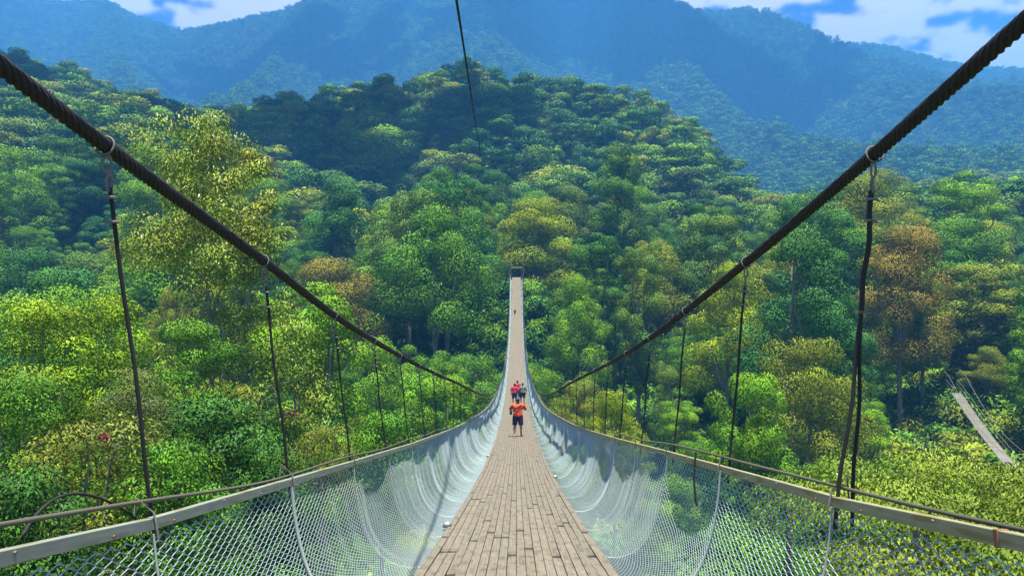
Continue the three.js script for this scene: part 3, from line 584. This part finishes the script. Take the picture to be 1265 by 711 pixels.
nearPlant(bushy, 1, 470, 515, 130, 34, nearMat.fresh, 'fresh green bush in the gorge under the net', 'bush');
{ // red blossoms on two of the bushes
  const matRed = leafMat(rgb(0.20, 0.065, 0.045), 0.3, 0.7);
  for (const [ix, iy, d, r, label] of [[359, 516, 19.5, 9, 'cluster of red blossoms behind the second hanger'], [122, 543, 13.5, 5, 'small cluster of reddish blossoms on the olive bush'], [444, 524, 30, 10, 'cluster of rusty-pink young leaves low in the gorge']]) {
    const L = new Leaves(), R = rng(ix), p = world(ix, iy, d), rr = r / FOCAL * d; for (let k = 0; k < 5; k++) L.lobe(R, (R() - 0.5) * rr * 1.6, (R() - 0.5) * rr * 2.2, (R() - 0.5) * rr, rr * 0.8, rr * 0.7, rr * 0.8, 16, 0.06, { inner: 0.5, under: 0.8, soft: 0.3 });
    const g = thing('blossom_cluster', label, 'blossom', p.toArray()); part('petals', L.build(), matRed, g); part('twig', tube([V(0, -0.05, 0), V(0.05, -0.15, -0.2), V(0.02, -0.3, -0.6)], [0.006, 0.008, 0.01], 5), matBark, g);
  }
}
{ // climbers smothering the bank beside the bridge
  const R = rng(611), L = new Leaves(), gs = [], g = thing('climber_thicket', 'thick mat of climbing vines with bright leaves spilling beside the bridge rail', 'vines', [8, groundY(8, 12), -12]), o = g.position;
  for (let k = 0; k < 170; k++) {
    const d = 7 + R() * 12, x = lerp(4.2 + (d - 7) * 0.22, 4.4 + d * 0.68, R());
    const tier = Math.sin(d * 1.9 + x * 0.5 + n2(x / 3, d / 3) * 2.2), lr = 0.55 + 0.5 * R();
    const y = EYE - 3.75 - 0.06 * d + 0.5 * tier + 0.5 * n2(x / 2.4, d / 2.4) + 0.05 * (x - 8) - lr * 0.6, b = 0.8 + 0.45 * R(), f = R() < 0.3;
    L.lobe(R, x - o.x, y - o.y, -d - o.z, lr, lr * 0.5, lr, Math.round(900 * lr), 0.072, { col: f ? [b * 1.3, b * 1.12, b * 0.8] : [b, b, b], vary: 0.34, aspect: 0.55, inner: 0.2, under: 0.35, soft: 0.35, droop: 0.6 });
    if (k % 9 === 0) gs.push(limb(R, V(x - o.x + 0.6, groundY(x, d) - o.y - 0.5, -d - o.z), V(x - o.x, y - o.y, -d - o.z), 0.16, 0.06, 6, 0.06));
  }
  part('stem', mergeGeometries(gs), matBark, g); part('foliage', L.build(), leafMat(rgb(0.17, 0.25, 0.03), 0.28, 0.5), g);
}
{ // undergrowth on the forest floor
  const L = new Leaves(), R = rng(733); for (let k = 0; k < 9; k++) { const a = R() * 6.3, q = R() * 1.5; L.lobe(R, Math.cos(a) * q, 0.5 + R() * 1.1, Math.sin(a) * q, 1.0, 0.8, 1.0, 70, 0.42, { aspect: 0.45, vary: 0.3 }); }
  const geo = L.build(), list = [], UR = rng(734);
  for (let d = 14; d < 235; d += 3.6) for (let x = -d * 0.8 - 8; x < d * 0.8 + 8; x += 3.6) { const px = x + (UR() - 0.5) * 3, pd = d + (UR() - 0.5) * 3, s = 0.8 + UR() * 1.2, t = pickTint(px, pd), y = groundY(px, pd); if (Math.abs(px) > pd * 0.78 + 4 || (Math.abs(px) < 3 && y + 2.4 * s > deckY(Math.min(pd, 152)) - 0.4 && pd < 172) || (px > 20 && !clear(px, pd, y + 2.2 * s, 1.5))) continue; list.push([px, y - 0.2, pd, s, t > 6 ? 1 : t, UR() * 6.3]); }
  for (let d = 120; d < 160; d += 1.5) for (let x = -13; x < 13; x += 1.6) { const px = x + (UR() - 0.5) * 1.5, pd = d + (UR() - 0.5) * 1.4, s = 0.5 + UR() * 0.8, y = groundY(px, pd); if (Math.abs(px) < 2.6 && (y + 2 * s > deckY(Math.min(pd, 152)) - 0.3)) continue; list.push([px, y - 0.3, pd, s, [0, 1, 1, 5, 2][Math.floor(UR() * 5)], UR() * 6.3]); }
  const im = on(new THREE.InstancedMesh(geo, matLeafInst, list.length)); im.name = 'undergrowth'; tag(im, 'low leafy undergrowth covering the forest floor', 'undergrowth', null, 'stuff');
  list.forEach(([x, y, d, s, t, a], i) => { M4.compose(V(x, y, -d), Q.setFromAxisAngle(UPV, a), V(s, s, s)); im.setMatrixAt(i, M4); im.setColorAt(i, C.copy(TINTS[t][1])); }); scene.add(im);
}

// ---------------------------------------------------------------- people
function surfaceNet(f, lo, hi, h) {             // mesh of f = 0, inside negative
  const nx = Math.ceil((hi[0] - lo[0]) / h) + 1, ny = Math.ceil((hi[1] - lo[1]) / h) + 1, nz = Math.ceil((hi[2] - lo[2]) / h) + 1, val = new Float32Array(nx * ny * nz), id = (x, y, z) => (z * ny + y) * nx + x;
  for (let z = 0; z < nz; z++) for (let y = 0; y < ny; y++) for (let x = 0; x < nx; x++) val[id(x, y, z)] = f(lo[0] + x * h, lo[1] + y * h, lo[2] + z * h);
  const P = [], I = [], at = new Int32Array(nx * ny * nz).fill(-1);
  for (let z = 0; z < nz - 1; z++) for (let y = 0; y < ny - 1; y++) for (let x = 0; x < nx - 1; x++) {
    let n = 0, sx = 0, sy = 0, sz = 0; const c = (a, b, e) => val[id(x + a, y + b, z + e)];
    for (let a = 0; a < 2; a++) for (let b = 0; b < 2; b++) { for (const [p, q, ax] of [[[0, a, b], [1, a, b], 0], [[a, 0, b], [a, 1, b], 1], [[a, b, 0], [a, b, 1], 2]]) { const u = c(...p), v = c(...q); if ((u < 0) !== (v < 0)) { const t = u / (u - v); sx += p[0] + (ax === 0 ? t : 0); sy += p[1] + (ax === 1 ? t : 0); sz += p[2] + (ax === 2 ? t : 0); n++; } } }
    if (n) { at[id(x, y, z)] = P.length / 3; P.push(lo[0] + (x + sx / n) * h, lo[1] + (y + sy / n) * h, lo[2] + (z + sz / n) * h); }
  }
  for (let z = 1; z < nz - 1; z++) for (let y = 1; y < ny - 1; y++) for (let x = 1; x < nx - 1; x++) {
    const a = val[id(x, y, z)];
    for (const [dx, dy, dz, q] of [[1, 0, 0, [[0, 0, 0], [0, -1, 0], [0, -1, -1], [0, 0, -1]]], [0, 1, 0, [[0, 0, 0], [0, 0, -1], [-1, 0, -1], [-1, 0, 0]]], [0, 0, 1, [[0, 0, 0], [-1, 0, 0], [-1, -1, 0], [0, -1, 0]]]]) {
      const b = val[id(x + dx, y + dy, z + dz)]; if ((a < 0) === (b < 0)) continue;
      const v = q.map(([i, j, k]) => at[id(x + i, y + j, z + k)]); if (v.some((e) => e < 0)) continue;
      a < 0 ? I.push(v[0], v[2], v[1], v[0], v[3], v[2]) : I.push(v[0], v[1], v[2], v[0], v[2], v[3]);
    }
  }
  const g = new THREE.BufferGeometry(); g.setAttribute('position', new THREE.Float32BufferAttribute(P, 3)); g.setIndex(I); g.computeVertexNormals(); return g;
}
const cone = (a, b, ra, rb) => (x, y, z) => { const bx = b[0] - a[0], by = b[1] - a[1], bz = b[2] - a[2], t = clamp(((x - a[0]) * bx + (y - a[1]) * by + (z - a[2]) * bz) / (bx * bx + by * by + bz * bz)); return Math.hypot(x - a[0] - bx * t, y - a[1] - by * t, z - a[2] - bz * t) - lerp(ra, rb, t); };
const ell = (c, r) => (x, y, z) => { const q = Math.hypot((x - c[0]) / r[0], (y - c[1]) / r[1], (z - c[2]) / r[2]); return (q - 1) * Math.min(...r); };
const blend = (fs, k) => (x, y, z) => { let d = fs[0](x, y, z); for (let i = 1; i < fs.length; i++) { const e = fs[i](x, y, z), h = clamp(0.5 + 0.5 * (e - d) / k); d = lerp(e, d, h) - k * h * (1 - h); } return d; };
const skin = new THREE.MeshStandardMaterial({ color: rgb(0.30, 0.16, 0.10), roughness: 0.6 }), matHair = new THREE.MeshStandardMaterial({ color: rgb(0.012, 0.010, 0.010), roughness: 0.6 });
const cloth = (r, g, b) => new THREE.MeshStandardMaterial({ color: rgb(r, g, b), roughness: 0.9 });
function person({ x, d, H = 1.67, turn = 0, label, shirt, shorts, arms = 'down', cap, bag, wide = 1, stride = 0.12, sole = 0x222222 }) {
  const p = thing('person', label, 'person', [x, deckY(d) + 0.004, -d], 'people walking on the bridge'), s = H / 1.67; p.rotation.y = turn; p.scale.setScalar(s);
  const W = wide, f = { l: [-stride, 0.07, 0.05 * stride / 0.12], r: [stride, 0.07, -0.05 * stride / 0.12] }, A = {};
  for (const [k, q] of [['l', -1], ['r', 1]]) A[k] = arms === 'up' ? { s: [q * 0.20 * W, 1.37, 0], e: [q * 0.30 * W, 1.17, -0.12], w: [q * 0.10, 1.38, -0.32] } : { s: [q * 0.19 * W, 1.37, 0], e: [q * 0.27 * W, 1.10, 0.02], w: [q * 0.26 * W, 0.86, -0.08] };
  const B = [];
  for (const k of ['l', 'r']) {
    const q = k === 'l' ? -1 : 1;
    B.push(cone([q * 0.095 * W, 0.88, 0], [q * 0.115 * W, 0.48, -0.015], 0.085 * W, 0.058), cone([q * 0.115 * W, 0.48, -0.015], f[k], 0.058, 0.036), cone([f[k][0], 0.40, 0.02], [f[k][0], 0.26, 0.03], 0.05, 0.045));
    B.push(cone([f[k][0], 0.045, f[k][2] + 0.05], [f[k][0] + q * 0.025, 0.035, f[k][2] - 0.15], 0.042, 0.034));
    B.push(cone(A[k].s, A[k].e, 0.052, 0.043), cone(A[k].e, A[k].w, 0.043, 0.03));
  }
  B.push(ell([0, 0.95, 0], [0.165 * W, 0.14, 0.125 * W]), ell([0, 1.12, -0.01], [0.15 * W, 0.19, 0.12 * W]), ell([0, 1.28, 0], [0.18 * W, 0.17, 0.115 * W]), cone([0, 1.38, 0], [0, 1.5, -0.01], 0.06, 0.05));
  const body = surfaceNet(blend(B, 0.035), [-0.45, -0.03, -0.45], [0.45, 1.53, 0.3], 0.024);
  const head = surfaceNet(blend([ell([0, 1.575, -0.005], [0.075, 0.102, 0.092]), ell([0, 1.53, -0.03], [0.055, 0.06, 0.062]), cone([0, 1.575, -0.09], [0, 1.555, -0.108], 0.011, 0.014), ell([-0.077, 1.57, 0.0], [0.012, 0.03, 0.02]), ell([0.077, 1.57, 0.0], [0.012, 0.03, 0.02])], 0.016), [-0.11, 1.44, -0.14], [0.11, 1.69, 0.11], 0.009);
  const hands = [];
  for (const k of ['l', 'r']) {
    const q = k === 'l' ? -1 : 1, w = A[k].w, up = arms === 'up', dir = up ? V(-q * 0.25, 0.9, -0.3) : V(0, -1, -0.12); dir.normalize();
    const acr = V(0, 0, 1).addScaledVector(dir, -dir.z).normalize(), o = V(...w), at = (a, b) => o.clone().addScaledVector(dir, a).addScaledVector(acr, b).toArray(), cv = V(-q * 0.012, 0, up ? -0.02 : -0.004), bend = (v, m) => v.map((e, i) => e + cv.getComponent(i) * m);
    const F = [cone(at(0.0, 0), at(0.075, 0), 0.03, 0.036)];
    [[-0.028, 0.055], [-0.009, 0.068], [0.01, 0.063], [0.028, 0.048]].forEach(([b, l]) => { F.push(cone(at(0.075, b), bend(at(0.075 + l * 0.55, b), 1), 0.0095, 0.009), cone(bend(at(0.075 + l * 0.55, b), 1), bend(at(0.075 + l, b * 1.05), 2.4), 0.009, 0.0075)); });
    F.push(cone(at(0.02, -0.03), bend(at(0.075, -0.062), 1), 0.012, 0.009));
    const f0 = blend(F, 0.006), c = o.clone().addScaledVector(dir, 0.07); hands.push(surfaceNet(f0, [c.x - 0.12, c.y - 0.12, c.z - 0.12], [c.x + 0.12, c.y + 0.12, c.z + 0.12], 0.006));
  }
  part('body', mergeGeometries([body, head, ...hands]), skin, p);
  // clothes follow the body, a little larger and cut at neck, cuffs, waist and hem
  const T = [ell([0, 0.98, 0], [0.19 * W, 0.17, 0.15 * W]), ell([0, 1.12, -0.01], [0.18 * W, 0.2, 0.15 * W]), ell([0, 1.29, 0], [0.20 * W, 0.165, 0.135 * W])];
  for (const k of ['l', 'r']) { const m = A[k].s.map((e, i) => lerp(e, A[k].e[i], 0.72)); T.push(cone(A[k].s, m, 0.075, 0.078)); }
  const tf = blend(T, 0.04); part('shirt', surfaceNet((a, b, c) => Math.max(tf(a, b, c) + 0.005 * Math.sin(a * 40 + b * 17), 0.84 - b, Math.hypot(a, (b - 1.5), c + 0.01) < 0.075 ? 0.02 : -1), [-0.46, 0.8, -0.42], [0.46, 1.5, 0.3], 0.022), shirt, p);
  const S = [ell([0, 0.93, 0], [0.18 * W, 0.12, 0.14 * W])]; for (const q of [-1, 1]) S.push(cone([q * 0.1 * W, 0.88, 0], [q * 0.12 * W, 0.5, -0.01], 0.105 * W, 0.098 * W));
  const sf = blend(S, 0.03); part('shorts', surfaceNet((a, b, c) => Math.max(sf(a, b, c), 0.52 - b, b - 0.99), [-0.35, 0.46, -0.3], [0.35, 1.02, 0.3], 0.022), shorts, p);
  const hf = ell([0, 1.59, 0.006], [0.084, 0.106, 0.1]); part('hair', surfaceNet((a, b, c) => Math.max(hf(a, b, c), 1.6 - b - (c + 0.02) * 1.3), [-0.12, 1.45, -0.13], [0.12, 1.73, 0.13], 0.011), matHair, p);
  if (cap) { const cf = ell([0, 1.625, 0], [0.094, 0.09, 0.11]); part('cap', surfaceNet((a, b, c) => Math.min(Math.max(cf(a, b, c), 1.625 - b), Math.max(ell([0, 1.63, -0.12], [0.08, 0.012, 0.09])(a, b, c))), [-0.13, 1.58, -0.24], [0.13, 1.75, 0.14], 0.01), cap, p); }
  for (const k of ['l', 'r']) { const q = k === 'l' ? -1 : 1, m = part('sandal', new RoundedBoxGeometry(0.1, 0.03, 0.27, 2, 0.012), cloth(0.02, 0.02, 0.025), p); m.position.set(f[k][0] + q * 0.012, 0.012, f[k][2] - 0.05); m.rotation.y = -q * 0.1; }
  if (bag) {
    const b = part('bag', new RoundedBoxGeometry(0.1, 0.2, 0.22, 3, 0.03), bag, p); b.position.set(-0.27 * W, 1.08, 0.06);
    const pts = []; for (let k = 0; k <= 10; k++) { const t = k / 10; pts.push(V(lerp(0.15, -0.24, t) * W, lerp(1.44, 1.12, t), 0.06 + 0.11 * Math.sin(Math.PI * clamp(t * 0.9 + 0.08)) * W)); } part('strap', tube(pts, 0.017, 6), bag, p);
  }
  return p;
}
const navy = cloth(0.012, 0.014, 0.06), dark = cloth(0.015, 0.015, 0.02);
person({ x: 0.06, d: 31, H: 1.62, label: 'man in orange shirt, navy shorts and cap standing with arms raised, black bag slung', shirt: cloth(0.62, 0.085, 0.025), shorts: navy, arms: 'up', cap: cloth(0.04, 0.05, 0.13), bag: dark, wide: 1.12, stride: 0.15 });
person({ x: -0.13, d: 50, H: 1.45, turn: -0.1, label: 'person in red shirt and dark shorts walking beside one in grey', shirt: cloth(0.5, 0.03, 0.06), shorts: navy });
person({ x: 0.07, d: 52, H: 1.52, turn: 0.1, label: 'dark-haired person in red shirt half hidden behind another in red', shirt: cloth(0.42, 0.03, 0.04), shorts: navy });
person({ x: 0.42, d: 50.4, H: 1.45, turn: 0.15, label: 'person in grey shirt and dark shorts walking beside two in red', shirt: cloth(0.15, 0.16, 0.15), shorts: navy, wide: 1.1 });
person({ x: -0.26, d: 120, H: 1.0, label: 'tiny child in dark clothes alone near the far end of the bridge', shirt: cloth(0.07, 0.05, 0.05), shorts: dark });

// ---------------------------------------------------------------- clouds overhead that shade parts of the hills
const matCloud = new THREE.MeshStandardMaterial({ color: rgb(0.85, 0.86, 0.88), roughness: 1 });
function cloud(target, up, size, seed, label) {
  const R = rng(seed), gs = [], c = target.clone().addScaledVector(TO_SUN, up / TO_SUN.y);
  for (let k = 0; k < 26; k++) { const a = R() * 6.283, q = Math.sqrt(R()), r = (0.2 + 0.22 * R()) * (1.15 - 0.6 * q), g = new THREE.IcosahedronGeometry(1, 3), p = g.attributes.position; const ox = Math.cos(a) * q * size[0], oy = (R() - 0.3) * size[1] * (1 - q), oz = Math.sin(a) * q * size[2];
    for (let i = 0; i < p.count; i++) { const m = 1 + 0.22 * n3(p.getX(i) * 1.7 + k, p.getY(i) * 1.7, p.getZ(i) * 1.7 + seed); p.setXYZ(i, ox + p.getX(i) * m * r * size[0], oy + p.getY(i) * m * r * size[0] * 0.6, oz + p.getZ(i) * m * r * size[2]); } g.deleteAttribute('uv'); g.computeVertexNormals(); gs.push(g); }
  const m = on(new THREE.Mesh(mergeGeometries(gs), matCloud)); m.name = numbered('cloud'); m.position.copy(c); tag(m, label, 'cloud'); scene.add(m);
}
cloud(V(-92, 78, -395), 900, [104, 48, 78], 21, 'white cumulus cloud high above the shaded flank of the wooded hill');
cloud(V(-300, 90, -430), 900, [80, 40, 60], 22, 'white cumulus cloud high above the wooded ridge');
cloud(V(560, 480, -1900), 1300, [420, 120, 300], 23, 'broad white cloud high above the far mountain slope');
cloud(V(60, 560, -2050), 1300, [380, 120, 300], 24, 'broad white cloud high above the mountain spur');
cloud(V(-620, 520, -1950), 1300, [360, 120, 260], 25, 'broad white cloud high above the mountain saddle');

{ let n = 0; const g = new Set(); scene.traverse((o) => { if (o.isMesh && !g.has(o.geometry.uuid)) { g.add(o.geometry.uuid); n += (o.geometry.index ?? o.geometry.attributes.position).count / 3; } }); console.log('triangles', n); }
renderer.render(scene, camera);
